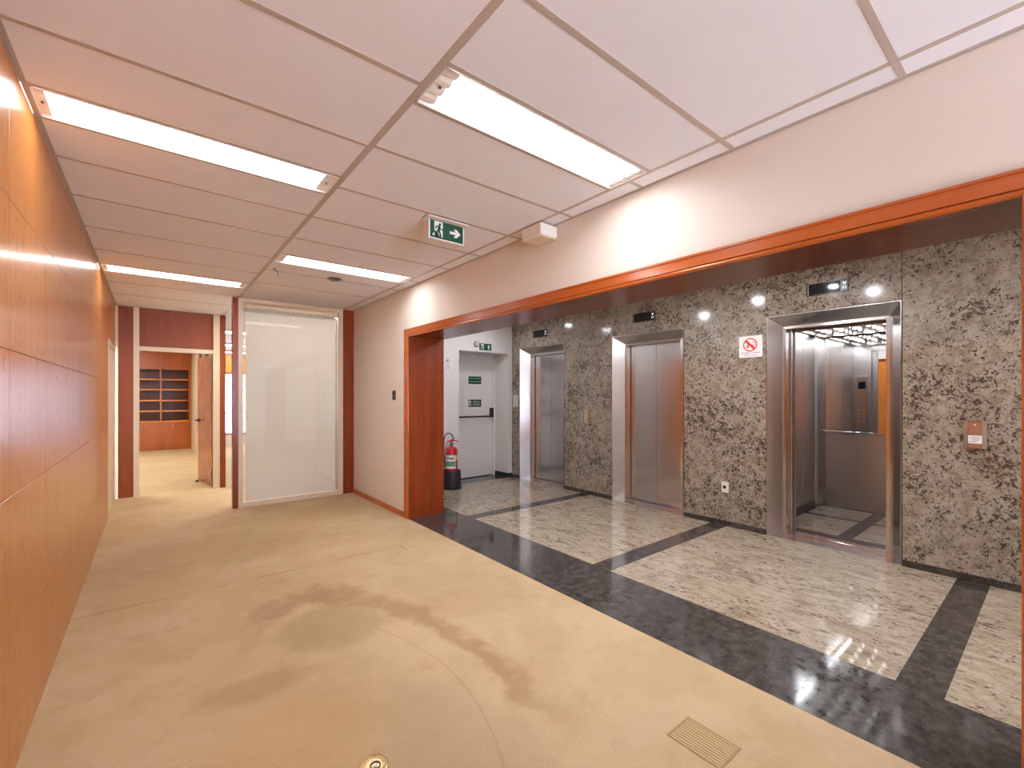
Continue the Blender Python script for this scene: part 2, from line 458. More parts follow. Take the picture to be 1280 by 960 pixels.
# portal casing: stepped profile with an inner bead
bm = B()
cw = .085
def casing(x0, x1, a, b):   # offset from the opening edge a..b, around the portal
    box(bm, (x0, OP0-b, 0), (x1, OP0-a, OPZ+b)); box(bm, (x0, OP1+a, 0), (x1, OP1+b, OPZ+b)); box(bm, (x0, OP0-a, OPZ+a), (x1, OP1+a, OPZ+b))
casing(RW-.018, RW, .018, cw)
casing(RW-.024, RW, cw-.012, cw)
casing(RW-.010, RW, .012, .018)
struct('trim_2', bm, M['trimw_y'])
bm = B()
for y in (OP0-.002, OP1+.002): cyl(bm, (RW-.012, y, 0), (RW-.012, y, OPZ+.002), .012, seg=16)
cyl(bm, (RW-.012, OP0-.002, OPZ+.002), (RW-.012, OP1+.002, OPZ+.002), .012, seg=16)
struct('trim_3', bm, M['trimw_y'], smooth=True)
bm = B()
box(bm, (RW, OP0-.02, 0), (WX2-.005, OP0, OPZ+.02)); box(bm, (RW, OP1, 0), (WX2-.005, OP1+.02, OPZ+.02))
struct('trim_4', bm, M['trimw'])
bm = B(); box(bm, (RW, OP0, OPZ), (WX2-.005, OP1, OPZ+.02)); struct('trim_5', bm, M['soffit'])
bm = B(); box(bm, (RW-.014, OP1+cw, 0), (RW, YF, .062), .003); struct('baseboard_right', bm, M['trimw_y'])

# ------------------------------------------------------------------ glazed partition with a blind
bm = B(); box(bm, (2.172, YF, 0), (RW, YF+.09, H)); struct('trim_6', bm, M['trimw'])
bm = B(); box(bm, (.785, YF-.01, 0), (.846, YF+.10, H-.004)); struct('trim_7', bm, M['trimw'])
w1 = thing('window_1', 'cream framed glass partition panel with a white blind behind it', 'window', (1.5, YF, 0)); w1['kind'] = 'structure'
bm = B()
box(bm, (.846, YF, 0), (.897, YF+.075, H)); box(bm, (2.112, YF, 0), (2.172, YF+.075, H))
box(bm, (.897, YF, 0), (2.112, YF+.075, .055)); box(bm, (.897, YF, 2.665), (2.112, YF+.09, H)); box(bm, (.897, YF+.09, 2.665), (2.112, YF+.18, 2.70)); box(bm, (.897, YF+.168, 2.59), (2.112, YF+.18, 2.665))
box(bm, (.897, YF+.012, .055), (.905, YF+.02, 2.615)); box(bm, (2.104, YF+.012, .055), (2.112, YF+.02, 2.615)); box(bm, (.905, YF+.012, .055), (2.104, YF+.02, .064))
obj('window_frame', bm, M['cream'], w1)
quadbox('glass_pane', (.897, YF+.022, .055), (2.112, YF+.028, 2.665), M['glass'], w1)
bl = thing('window_blind', 'flat white blind hanging behind the glass partition panel', 'blind', (1.5, YF+.06, .06))
bm = B()
nv = 28
def strip(xa, xb, z0, z1):
    cols = []
    for i in range(nv+1):
        t = i/nv; x = xa+(xb-xa)*t; y = YF+.052+.0012*math.sin(t*PI*7)
        cols.append([bm.verts.new((x, y, z0)), bm.verts.new((x, y, z1)), bm.verts.new((x, y+.003, z1)), bm.verts.new((x, y+.003, z0))])
    for a, b in zip(cols, cols[1:]):
        for k in range(4): bm.faces.new((a[k], b[k], b[(k+1) % 4], a[(k+1) % 4]))
    bm.faces.new(cols[0]); bm.faces.new(cols[-1][::-1])
strip(.932, 2.075, .064, 2.545)
obj('blind_fabric', bm, M['blind'], bl)
quadbox('head_rail', (.915, YF+.040, 2.545), (2.102, YF+.070, 2.575), M['blind'], bl, .004)
for i in range(20):
    x = .945+i*(1.11/19)
    bm = B(); cyl(bm, (x, YF+.034, 2.582), (x, YF+.060, 2.582), .021, seg=16); obj('carrier', bm, M['blind'], bl, smooth=True)
quadbox('side_channel', (2.078, YF+.042, .066), (2.100, YF+.066, 2.545), M['plastic'], bl, .002)

# ------------------------------------------------------------------ far timber wall with the open door
dx0, dx1 = -.163, .722
bm = B()
box(bm, (LW, YB+.01, 0), (-.225, YB+.07, H))
box(bm, (dx0, YB+.01, 2.155), (dx1, YB+.07, H))
box(bm, (.805, YB-.004, 0), (.884, YB+.07, H))
struct('wall_back', bm, M['darkw'])
bm = B()
box(bm, (LW-.04, YB-.012, 0), (-.392, YB+.09, H)); box(bm, (-.227, YB-.012, 0), (dx0, YB+.09, H)); box(bm, (dx1, YB-.012, 0), (.806, YB+.09, H))
box(bm, (dx0, YB-.008, 2.092), (dx1, YB+.09, 2.155))
struct('trim_8', bm, M['cream'])
d2 = thing('door_2', 'varnished wooden door standing open into the room with the bookcase', 'door', (.70, YB+.1, 0)); d2['kind'] = 'structure'
hx, hy, ex, ey = .712, YB+.11, .607, 9.16       # hinge edge and free edge of the leaf (camera-side face)
du = Vector((ex-hx, ey-hy, 0)).normalized(); dn = Vector((du.y, -du.x, 0))
bm = B()
prism(bm, [(0, 0), (.86, 0), (.86, 2.075), (0, 2.075)], Vector((hx, hy, .01)), du, (0, 0, 1), dn*.038)
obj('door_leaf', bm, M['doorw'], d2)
for z in (.22, .98, 1.72):
    bm = B(); cyl(bm, Vector((hx, hy, z-.055))-du*.012-dn*.004, Vector((hx, hy, z+.055))-du*.012-dn*.004, .010, seg=12); obj('hinge', bm, M['steeld'], d2, smooth=True)
bm = B()
p = Vector((hx, hy, 1.03))+du*.79
cyl(bm, p, p-dn*.012, .034); cyl(bm, p-dn*.012, p-dn*.05, .013); tube(bm, [p-dn*.05-du*0, p-dn*.052-du*.05, p-dn*.05-du*.115], .013)
obj('door_handle', bm, M['black'], d2, smooth=True)
ds = thing('door_stop', 'small dark metal floor stop at the foot of the open wooden door', 'door stop', (.572, 9.14, 0))
bm = B(); box(bm, (.535, 9.10, 0), (.59, 9.16, .012), .002); obj('base_plate', bm, M['steeld'], ds)
bm = B(); cyl(bm, (.565, 9.13, .012), (.565, 9.13, .035), .016); obj('stop_post', bm, M['rubber'], ds, smooth=True)

# room behind: bookcase, side glazing, walls
bm = B(); box(bm, (-3.3, YB+.07, 0), (-3.2, 15.6, H)); box(bm, (-3.2, YB+.02, 0), (LW-.04, YB+.07, H)); struct('wall_archive', bm, M['wall'])
bm = B(); box(bm, (-3.2, 15.42, 0), (6.0, 15.52, H)) ; bm2 = bm; bm2.free()
bm = B(); box(bm, (-3.2, 15.45, 0), (.86, 15.55, H)); struct('wall_archive_back', bm, M['wall'])
bm = B()
box(bm, (.80, YB+.1, 0), (.86, 15.45, .55)); box(bm, (.80, YB+.1, 2.52), (.86, 15.45, H))
for a, b in ((YB+.1, YB+.22), (13.05, 15.45)): box(bm, (.80, a, .55), (.86, b, 2.52))
struct('wall_glazed_side', bm, M['cream'])
w2 = thing('window_2', 'glazed upper part of the cream side partition beside the bookcase room', 'window', (.83, 11, .55)); w2['kind'] = 'structure'
bm = B()
box(bm, (.795, YB+.22, .55), (.865, 13.05, .585)); box(bm, (.795, YB+.22, 2.485), (.865, 13.05, 2.52))
for y in (9.9, 11.5): box(bm, (.795, y-.02, .585), (.865, y+.02, 2.485))
obj('window_frame', bm, M['cream'], w2)
quadbox('glass_pane', (.826, YB+.22, .585), (.834, 13.05, 2.485), M['glass'], w2)

bc = thing('bookcase', 'empty built-in wooden bookcase with cupboards below, seen through the doorway', 'bookcase', (.1, BK, 0))
XB0, XB1 = -1.25, .798
bays = [(-1.25, -.55), (-.55, .143), (.143, .745)]
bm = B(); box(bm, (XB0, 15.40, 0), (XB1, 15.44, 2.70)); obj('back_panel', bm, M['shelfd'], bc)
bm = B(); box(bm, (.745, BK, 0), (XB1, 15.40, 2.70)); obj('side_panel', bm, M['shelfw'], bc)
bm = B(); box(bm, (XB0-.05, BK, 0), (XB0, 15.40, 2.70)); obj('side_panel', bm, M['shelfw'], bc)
bm = B(); box(bm, (XB0, BK, 2.14), (.745, 15.40, 2.70)); obj('header_panel', bm, M['shelfw'], bc)
for x in (-.55, .143):
    quadbox('divider', (x-.018, BK+.002, .775), (x+.018, 15.40, 2.14), M['shelfw'], bc)
for a, b in bays:
    for z in (1.03, 1.31, 1.60, 1.87):
        quadbox('shelf', (a+.018, BK+.006, z-.016), (b-.018 if b < .7 else b, 15.40, z+.016), M['shelfl'], bc)
quadbox('counter', (XB0, BK-.012, .742), (.745, 15.40, .775), M['shelfl'], bc)
quadbox('plinth', (XB0, BK+.02, 0), (.745, 15.40, .035), M['shelfw'], bc)
edges = [-1.25, -.88, -.55, -.22, .126, .447, .742]
for i, (a, b) in enumerate(zip(edges, edges[1:])):
    d = quadbox('cupboard_door', (a+.002, BK, .038), (b-.002, BK+.02, .738), M['shelfw'], bc, .0015)
    kx = b-.04 if i % 2 == 0 else a+.04
    if i in (2,): kx = b-.038
    bm = B(); lathe(bm, [(.007, 0), (.007, -.012), (.015, -.018), (.016, -.026), (.009, -.031)], (kx, BK, .648), 'Y', 16); obj('knob', bm, M['chrome'], d, smooth=True)

# office beyond the partition (seen in the slit beside the post)
bm = B(); box(bm, (RW, YF+.1, 0), (5.3, YF+.2, H)); box(bm, (4.6, YF+.1, 0), (4.7, 15.5, H)); struct('wall_office', bm, M['white'])
bm = B(); box(bm, (.86, 15.40, 0), (4.6, 15.5, .30)); struct('wall_office_sill', bm, M['white'])
bm = B(); box(bm, (.86, 15.38, 2.12), (4.6, 15.5, H)); struct('wall_office_lintel', bm, M['panel'])
w3 = thing('window_3', 'bright office window at the far end, seen past the wooden post', 'window', (1.7, 15.44, .3)); w3['kind'] = 'structure'
bm = B()
for z0, z1 in ((.30, .345), (.92, .96), (2.075, 2.12)): box(bm, (.86, 15.42, z0), (4.6, 15.48, z1))
obj('window_frame', bm, M['darkw'], w3)
bm = B()
for x in (.88, 1.95, 3.0, 4.1, 4.58): box(bm, (x-.02, 15.425, .345), (x+.02, 15.475, 2.075))
obj('mullion', bm, M['fix'], w3)
quadbox('glass_pane', (.86, 15.446, .345), (4.6, 15.452, 2.075), M['glass'], w3)
fa = thing('street_building', 'pale building across the street beyond the far office window', 'building', (3, 26, -6))
bm = B(); box(bm, (-2, 26, -6), (9, 32, 9)); obj('wall', bm, M['facade'], fa)
for z in (-.9, 2.1, 5.1):
    quadbox('window_band', (-1.5, 25.95, z), (8.5, 26.0, z+1.2), M['facadew'], fa)

# wall behind the camera: corridor end with an added window for near-end daylight
bm = B()
box(bm, (LW-.06, YS-.1, 0), (.35, YS, H)); box(bm, (2.2, YS-.1, 0), (WX2, YS, H)); box(bm, (.35, YS-.1, 0), (2.2, YS, .3)); box(bm, (.35, YS-.1, 2.55), (2.2, YS, H))
struct('wall_front', bm, M['wall'])
w4 = thing('added_window', 'added unseen window letting daylight in at the near end of the corridor behind the viewpoint', 'window', (1, YS, .4)); w4['kind'] = 'structure'
bm = B()
for a, b in (((.35, YS-.07, .3), (.40, YS-.02, 2.55)), ((2.15, YS-.07, .3), (2.2, YS-.02, 2.55)), ((.40, YS-.07, .3), (2.15, YS-.02, .35)), ((.40, YS-.07, 2.50), (2.15, YS-.02, 2.55)), ((1.26, YS-.07, .35), (1.30, YS-.02, 2.5))): box(bm, a, b)
obj('window_frame', bm, M['fix'], w4)
quadbox('glass_pane', (.40, YS-.05, .35), (2.15, YS-.045, 2.50), M['glass'], w4)

# ------------------------------------------------------------------ elevator lobby walls
ELEV = [1.425, 3.43, 5.437]
HW, HZ = .540, 2.265
bm = B(); g2 = .0022
def slab(y0, y1, z0, z1): box(bm, (EW, y0+g2, z0+g2), (EW+.03, y1-g2, z1-g2), .0012)
segs = [(LY0, ELEV[0]-HW), (ELEV[0]+HW, ELEV[1]-HW), (ELEV[1]+HW, ELEV[2]-HW), (ELEV[2]+HW, LY1)]
for a, b in segs:
    a0, b0 = a, b
    slab(a0, b0, .0, H)
for c in ELEV: slab(c-HW, c+HW, HZ, H)
struct('wall_elevator', bm, M['granwall'])
bm = B()
for a, b in segs: box(bm, (EW+.031, a, 0), (EW+.30, b, H))
for c in ELEV: box(bm, (EW+.031, c-HW, HZ), (EW+.30, c+HW, H))
struct('wall_elevator_core', bm, M['grey'])
bm = B()
for a, b in segs: box(bm, (EW-.012, a+.003, 0), (EW, b-.003, .055), .002)
struct('baseboard_elevator', bm, M['black_gran'])
# white end wall with recessed fire door
RX0, RX1, RZ, RY = 3.87, 4.885, 2.185, 6.60
bm = B()
box(bm, (WX2-.01, LY1, 0), (RX0, RY+.02, H)); box(bm, (RX1, LY1, 0), (EW+.31, RY+.12, H)); box(bm, (RX0, LY1, RZ), (RX1, RY+.12, H))
box(bm, (RX0, RY+.02, 2.09), (RX1, RY+.12, RZ))
struct('wall_lobby', bm, M['white'])
bm = B(); box(bm, (7.1, LY0-.1, -.06), (7.2, 7.0, H)); box(bm, (EW+.31, LY0-.1, -.06), (7.1, LY0, H)); box(bm, (5.3, 6.88, -.06), (7.1, 7.0, H)); struct('wall_shaft', bm, M['grey'])
bm = B(); box(bm, (EW, LY0, -.12), (7.1, 6.9, -.065)); struct('floor_shaft', bm, M['grey'])
bm = B(); box(bm, (WX2, LY0-.1, 0), (EW+.31, LY0, H)); struct('wall_lobby_near', bm, M['white'])
d5 = thing('added_door', 'added unseen wooden door on the lobby side of the portal wall, behind the viewpoint', 'door', (WX2, -1.2, 0)); d5['kind'] = 'structure'  # added out of view so the steel reveals reflect a wood tone
bm = B(); box(bm, (WX2, -1.95, 0), (WX2+.03, -1.87, 2.18)); box(bm, (WX2, -.78, 0), (WX2+.03, -.70, 2.18)); box(bm, (WX2, -1.87, 2.10), (WX2+.03, -.78, 2.18)); obj('door_frame', bm, M['trimw'], d5)
lf_ = quadbox('door_leaf', (WX2, -1.867, .01), (WX2+.02, -.783, 2.097), M['panel'], d5, .002)
bm = B(); tube(bm, [(WX2+.02, -.86, 1.02), (WX2+.06, -.86, 1.02), (WX2+.062, -.92, 1.02), (WX2+.06, -.98, 1.02)], .01); obj('door_handle', bm, M['chrome'], lf_, smooth=True)
bm = B()
box(bm, (RX1-.011, LY1-.011, 0), (EW-.002, LY1, .075)); box(bm, (RX1-.011, LY1, 0), (RX1, RY, .075)); box(bm, (WX2+.002, LY1-.011, 0), (RX0, LY1, .075))
struct('baseboard_lobby', bm, M['rubber'])
d3 = thing('door_3', 'white fire exit door with a black push bar at the end of the elevator lobby', 'door', (4.4, RY, 0)); d3['kind'] = 'structure'
bm = B()
box(bm, (RX0, RY-.03, 0), (RX0+.055, RY+.03, 2.09)); box(bm, (RX1-.055, RY-.03, 0), (RX1-.001, RY+.03, 2.09)); box(bm, (RX0+.055, RY-.03, 2.035), (RX1-.055, RY+.03, 2.09))
obj('door_frame', bm, M['white'], d3)
quadbox('door_leaf', (RX0+.058, RY-.012, .012), (RX1-.058, RY+.035, 2.032), M['white'], d3, .002)
pb = B(); cyl(pb, (RX0+.09, RY-.085, 1.075), (RX1-.085, RY-.085, 1.075), .015, seg=16)
ob = obj('push_bar', pb, M['black'], d3, smooth=True)
for x, hgt in ((RX1-.10, .17), (RX0+.085, .12)):
    quadbox('bar_bracket', (x-.028, RY-.075, 1.055), (x+.028, RY-.012, 1.055+hgt), M['black'], ob, .006)

# ------------------------------------------------------------------ elevators
def rect_loop(c, hw, top, x): return [(x, c-hw, 0), (x, c-hw, top), (x, c+hw, top), (x, c+hw, 0)]
def portal(c):
    bm = B()
    loops = [rect_loop(c, HW-.003, HZ-.003, 5.26), rect_loop(c, HW-.003, HZ-.003, EW-.004), rect_loop(c, HW-.009, HZ-.009, EW-.004),
             rect_loop(c, .432, 2.163, 5.12), rect_loop(c, .405, 2.136, 5.115), rect_loop(c, .405, 2.136, 5.20), rect_loop(c, .45, 2.18, 5.20)]
    V = [[bm.verts.new(p) for p in L] for L in loops]
    for a, b in zip(V, V[1:]):
        for k in range(3): bm.faces.new((a[k], a[k+1], b[k+1], b[k]))
    return bm
def elevator(c, label, opened):
    r = thing('elevator', label, 'elevator', (EW, c, 0), 'elevators in the granite wall')
    obj('door_frame', portal(c), M['steel'], r)
    bm = B(); box(bm, (EW, c-HW+.005, -.03), (5.24, c+HW-.005, .003), .001)
    for k in range(3): box(bm, (5.10+k*.035, c-.4, .003), (5.115+k*.035, c+.4, .006))
    obj('threshold', bm, M['steel'], r)
    sh = .41 if opened else 0
    for s in (-1, 1):
        a, b = (c+s*(.0015+ (.385 if opened else 0)), c+s*(.43+(.385 if opened else 0)))
        b = c+s*min(abs(b-c), .80)
        quadbox('door_leaf', (5.212, a, .008), (5.245, b, 2.15), M['steel'], r, .002)
    if not opened:
        quadbox('shaft_backing', (5.252, c-.50, 0), (5.262, c+.50, 2.25), M['steeld'], r)
        for s in (1,):
            bm = B(); cyl(bm, (5.112, c+.418, 1.30), (5.12, c+.418, 1.30), .007, seg=14); obj('keyhole', bm, M['black'], r, smooth=True)
    return r
e_far = elevator(ELEV[2], 'closed steel elevator farthest away, beside the white end wall', False)
e_mid = dup(e_far, (EW, ELEV[1], 0), 'closed steel elevator in the middle of the three', 'elevators in the granite wall')
e_open = elevator(ELEV[0], 'nearest elevator standing open with a mirror inside its steel car', True)
c = ELEV[0]
CX0, CX1, CY0, CY1, CZ = 5.34, 6.92, c-.675, c+.675, 2.26
# car doors tucked behind the landing doors
for s in (-1, 1):
    quadbox('car_door', (5.272, c+s*.372, .01), (5.300, c+s*.78, 2.15), M['steelc'], e_open, .002)
bm = B(); box(bm, (5.246, c-.44, -.03), (CX0+.005, c+.44, .004), .001)
for k in range(3): box(bm, (5.262+k*.024, c-.40, .004), (5.272+k*.024, c+.40, .007))
obj('car_sill', bm, M['chrome'], e_open)
# car floor: dark borders and cross bands around granite panels
bm = B()
def cf(x0, x1, y0, y1, mi):
    for f in box(bm, (x0, y0, -.03), (x1, y1, .002)): f.material_index = mi
xs_ = [(CX0, 5.50, 1), (5.50, 6.26, 0), (6.26, 6.34, 1), (6.34, 6.86, 0), (6.86, CX1, 1)]
ysb = [(CY0, CY0+.06, 1), (CY0+.06, c-.065, 0), (c-.065, c+.065, 1), (c+.065, CY1-.07, 0), (CY1-.07, CY1, 1)]
for x0, x1, mx in xs_:
    for y0, y1, my in ysb: cf(x0, x1, y0, y1, max(mx, my))
obj('car_floor', bm, [M['granfloor'], M['black_gran']], e_open)
def cpanel(name, a, b, m='steelc', bev=.003): return quadbox(name, a, b, M[m], e_open, bev)
# side walls in vertical panels with cover strips
for s, y in ((1, CY1), (-1, CY0)):
    t = y+s*.03
    n = 3; L = (CX1-CX0)/n
    for k in range(n):
        cpanel('car_wall_panel', (CX0+k*L+.004, y, .004), (CX0+(k+1)*L-.004, t, CZ))
    cpanel('car_wall_backing', (CX0, t, 0), (CX1+.05, t+s*.01, CZ+.1), 'steeld', 0)
    bm = B()  # rounded corner column at the back
    pts = [(CX1-.001, y-s*.001)] + [(CX1-.10*(1-math.sin(k/8*PI/2)) if False else CX1-.09+.09*math.sin(k/8*PI/2)*0-.0+.0, 0) for k in range(0)]
    prism(bm, [(0, 0), (.10, 0), (.085, .03), (.05, .06), (.02, .085), (0, .10)], (CX1, y, .004), (-1, 0, 0), (0, -s, 0), (0, 0, CZ-.004))
    obj('corner_column', bm, M['steel'], e_open)
    cpanel('car_skirting', (CX0, y-s*.008, .002), (CX1-.1, y, .07), 'steeld', .001)
cpanel('car_back_panel', (CX1, CY0+.1, .004), (CX1+.03, CY1-.1, .965), 'steelc')
cpanel('mirror', (CX1, CY0+.1, .99), (CX1+.03, CY1-.1, CZ), 'mirror', .001)
cpanel('car_back_backing', (CX1+.03, CY0, 0), (CX1+.05, CY1, CZ+.1), 'steeld', 0)
bm = B(); box(bm, (CX1-.05, CY0+.1, .955), (CX1, CY1-.1, .99), .008); obj('handrail', bm, M['chrome'], e_open)
# inner front returns beside the doorway
for s in (-1, 1):
    cpanel('car_front_return', (CX0-.03, c+s*.445, .004), (CX0, c+s*.675, CZ))
cpanel('car_transom', (CX0-.03, c-.445, 2.12), (CX0, c+.445, CZ))
cp = cpanel('control_panel', (CX0, c+.49, .95), (CX0+.012, c+.63, 1.75), 'steel', .003)
for k in range(8):
    bm = B(); cyl(bm, (CX0+.012, c+.53+.06*(k % 2), 1.05+.06*(k//2)), (CX0+.018, c+.53+.06*(k % 2), 1.05+.06*(k//2)), .018, seg=16); obj('floor_button', bm, M['chrome'], cp, smooth=True)
quadbox('car_display', (CX0+.012, c+.515, 1.55), (CX0+.016, c+.605, 1.66), M['screen'], cp)
# car ceiling with a lit crystal-like louvre
cc = cpanel('car_ceiling', (CX0-.03, CY0, CZ), (CX1+.03, CY1, CZ+.03), 'steelc', 0)
quadbox('light_panel', (5.55, CY0+.12, CZ-.010), (6.78, CY1-.12, CZ-.004), M['steeld'], cc)
rnd = random.Random(3); strip0 = None
for i in range(6):
    for j in range(7):
        x = 5.66+i*.2+.06*(j % 2); y = CY0+.18+j*.16
        if strip0 is None:
            bm = B(); prism(bm, [(-.03, 0), (.03, 0), (.022, -.016), (-.022, -.016)], (x, y, CZ-.012), (1, 0, 0), (0, 0, 1), (0, .008, 0))
            strip0 = obj('crystal_strip', bm, M['carlamp'], cc, origin=(x, y, CZ-.012))
            st_ = strip0; base_ = Vector((x, y, 0))
        else:
            st_ = strip0.copy(); COL.objects.link(st_); st_.parent = cc
            st_.location = strip0.location+Vector((x, y, 0))-base_
        st_.rotation_euler = (0, 0, rnd.uniform(0, PI))
bm = B()
box(bm, (5.50, CY0+.08, CZ-.05), (5.53, CY1-.08, CZ)); box(bm, (6.80, CY0+.08, CZ-.05), (6.83, CY1-.08, CZ)); box(bm, (5.53, CY0+.08, CZ-.05), (6.80, CY0+.11, CZ)); box(bm, (5.53, CY1-.11, CZ-.05), (6.80, CY1-.08, CZ))
obj('light_rim', bm, M['chrome'], cc)

li = bpy.data.lights.new('car_fill_light', 'AREA'); li.shape = 'RECTANGLE'; li.size = 1.0; li.size_y = .05; li.energy = 7; li.color = (.93, .96, 1.)  # added fill: two strip lamps without fittings, brightening the car
for k_, y_ in enumerate((CY0+.10, CY1-.10)):
    lo = bpy.data.objects.new('car_fill_light', li); COL.objects.link(lo); lo.location = (6.15, y_-.035 if k_ == 0 else y_+.035, CZ-.03)
# floor indicators above the elevators
def indicator(c, label, w=.17):
    r = thing('floor_indicator', label, 'floor indicator', (EW, c, 2.467), 'floor indicators above the elevators')
    quadbox('housing', (EW-.012, c-w, 2.410), (EW, c+w, 2.525), M['black'], r, .003)
    quadbox('display', (EW-.015, c-w+.062, 2.418), (EW-.012, c+w-.022, 2.517), M['screen'], r)
    quadbox('end_strip', (EW-.0135, c+w-.021, 2.416), (EW-.0115, c+w-.014, 2.519), M['grey'], r)
    y = c-w+.030
    bm = B(); U, V = (0, -1, 0), (0, 0, 1)
    prism(bm, [(-.014, .022), (-.008, .022), (0, .006), (.008, .022), (.014, .022), (.004, -.004), (-.004, -.004)], (EW-.012, y, 2.478), U, V, (-.0015, 0, 0))
    for s in (-1, 1): prism(bm, [(s*.010-.003, -.012), (s*.010+.003, -.012), (s*.010+.003, -.034), (s*.010-.003, -.034)], (EW-.012, y, 2.470), U, V, (-.0015, 0, 0))
    obj('direction_arrow', bm, M['glyph'], r)
    return r
i_far = indicator(5.45, 'black floor indicator over the farthest elevator')
dup(i_far, (EW, 3.455, 2.467), 'black floor indicator over the middle closed elevator', 'floor indicators above the elevators')
dup(i_far, (EW, 1.428, 2.467), 'black floor indicator over the open elevator', 'floor indicators above the elevators')

# call stations
def call_station(c, w, z0, z1, label):
    r = thing('wall_button_panel', label, 'elevator button panel', (EW, c, (z0+z1)/2))
    bm = B()
    prism(bm, [(-w, 0), (-w, .010), (-w*.62, .022), (w*.62, .022), (w, .010), (w, 0)], (EW, c, z0), (0, 1, 0), (-1, 0, 0), (0, 0, z1-z0))
    obj('face_plate', bm, M['steel'], r)
    return r
r = call_station(4.434, .060, 1.032, 1.240, 'narrow steel call button plate between the two closed elevators')
for z in (1.075, 1.12):
    bm = B(); cyl(bm, (EW-.022, 4.434, z), (EW-.027, 4.434, z), .016, seg=20); obj('call_button', bm, M['chrome'], r, smooth=True)
quadbox('insert', (EW-.0235, 4.403, 1.04), (EW-.0218, 4.465, 1.23), M['steelc'], r)
r = call_station(.450, .063, 1.038, 1.252, 'wide steel call panel with a white label, right of the open elevator')
quadbox('insert', (EW-.0235, .414, 1.045), (EW-.0218, .486, 1.243), plain('coppery_insert', (.55, .30, .24), .3, metal=.7), r)
q = quadbox('paper_label', (EW-.0250, .413, 1.078), (EW-.0236, .487, 1.140), M['signw'], r, 0)
bm = B()
for k, (a, b) in enumerate(((-.026, .022), (-.030, .030), (-.024, .014), (-.012, .028))):
    box(bm, (EW-.0255, .45+a, 1.128-k*.012), (EW-.0250, .45+b, 1.131-k*.012))
obj('label_print', bm, M['ink'], q)
bm = B(); cyl(bm, (EW-.0235, .45, 1.222), (EW-.026, .45, 1.222), .006, seg=14); obj('indicator_lamp', bm, M['signw'], r, smooth=True)
# pale plate at the far end of the granite
r = thing('wall_plate', 'pale lined metal plate on the granite left of the farthest elevator', 'plate', (EW, 6.088, 1.35))
quadbox('plate', (EW-.012, 6.02, 1.245), (EW, 6.155, 1.452), plain('pale_metal', (.62, .62, .58), .35, metal=.3), r, .002)
bm = B()
for k in range(5): box(bm, (EW-.013, 6.03, 1.265+k*.038), (EW-.0118, 6.145, 1.270+k*.038))
obj('line', bm, M['grey'], r)
# socket
r = thing('wall_socket', 'white socket plate low on the granite left of the open elevator', 'socket', (EW, 2.394, .427))
quadbox('cover_plate', (EW-.008, 2.353, .366), (EW, 2.434, .486), M['plastic'], r, .003)
bm = B(); lathe(bm, [(.019, -.009), (.019, -.0075), (.013, -.006), (.0, -.006)], (EW, 2.398, .428), 'X', 20); obj('hole', bm, M['black'], r)
# no smoking sign
r = thing('no_smoking_sign', 'white no smoking notice with a red circle on the granite', 'sign', (EW, 2.122, 1.97), 'wall signs')
quadbox('board', (EW-.004, 2.003, 1.856), (EW, 2.240, 2.084), M['signw'], r)
U, V, T = (0, -1, 0), (0, 0, 1), (-.0008, 0, 0)
so = Vector((EW-.004, 2.125, 1.990))
bm = B(); ringp(bm, .060, .072, so, U, V, T); obj('red_ring', bm, M['signred'], r)
bm = B()
prism(bm, [(-.040, -.012), (.030, -.012), (.030, -.001), (-.040, -.001)], so, U, V, T)
prism(bm, [(.034, -.012), (.044, -.012), (.044, -.001), (.034, -.001)], so, U, V, T)
for k in range(2):
    pts = [(.030+.012*k+.006*math.sin(t*1.1), .006+.006*t) for t in range(7)]
    prism(bm, pts+[(p+.004, q) for p, q in pts[::-1]], so, U, V, T)
prism(bm, [(-.044, -.030), (-.024, -.018), (-.004, -.020), (-.020, -.034)], so, U, V, T)
obj('cigarette', bm, M['ink'], r)
bm = B(); prism(bm, [(-.052, .034), (-.034, .052), (.052, -.034), (.034, -.052)], so+Vector((-.0008, 0, 0)), U, V, T); obj('red_bar', bm, M['signred'], r)
text('lettering', 'PROIBIDO FUMAR', .0235, (EW-.0045, 2.122, 1.902), U, V, M['inkp'], r)
text('lettering', 'NESTE LOCAL', .0215, (EW-.0045, 2.122, 1.876), U, V, M['inkp'], r)

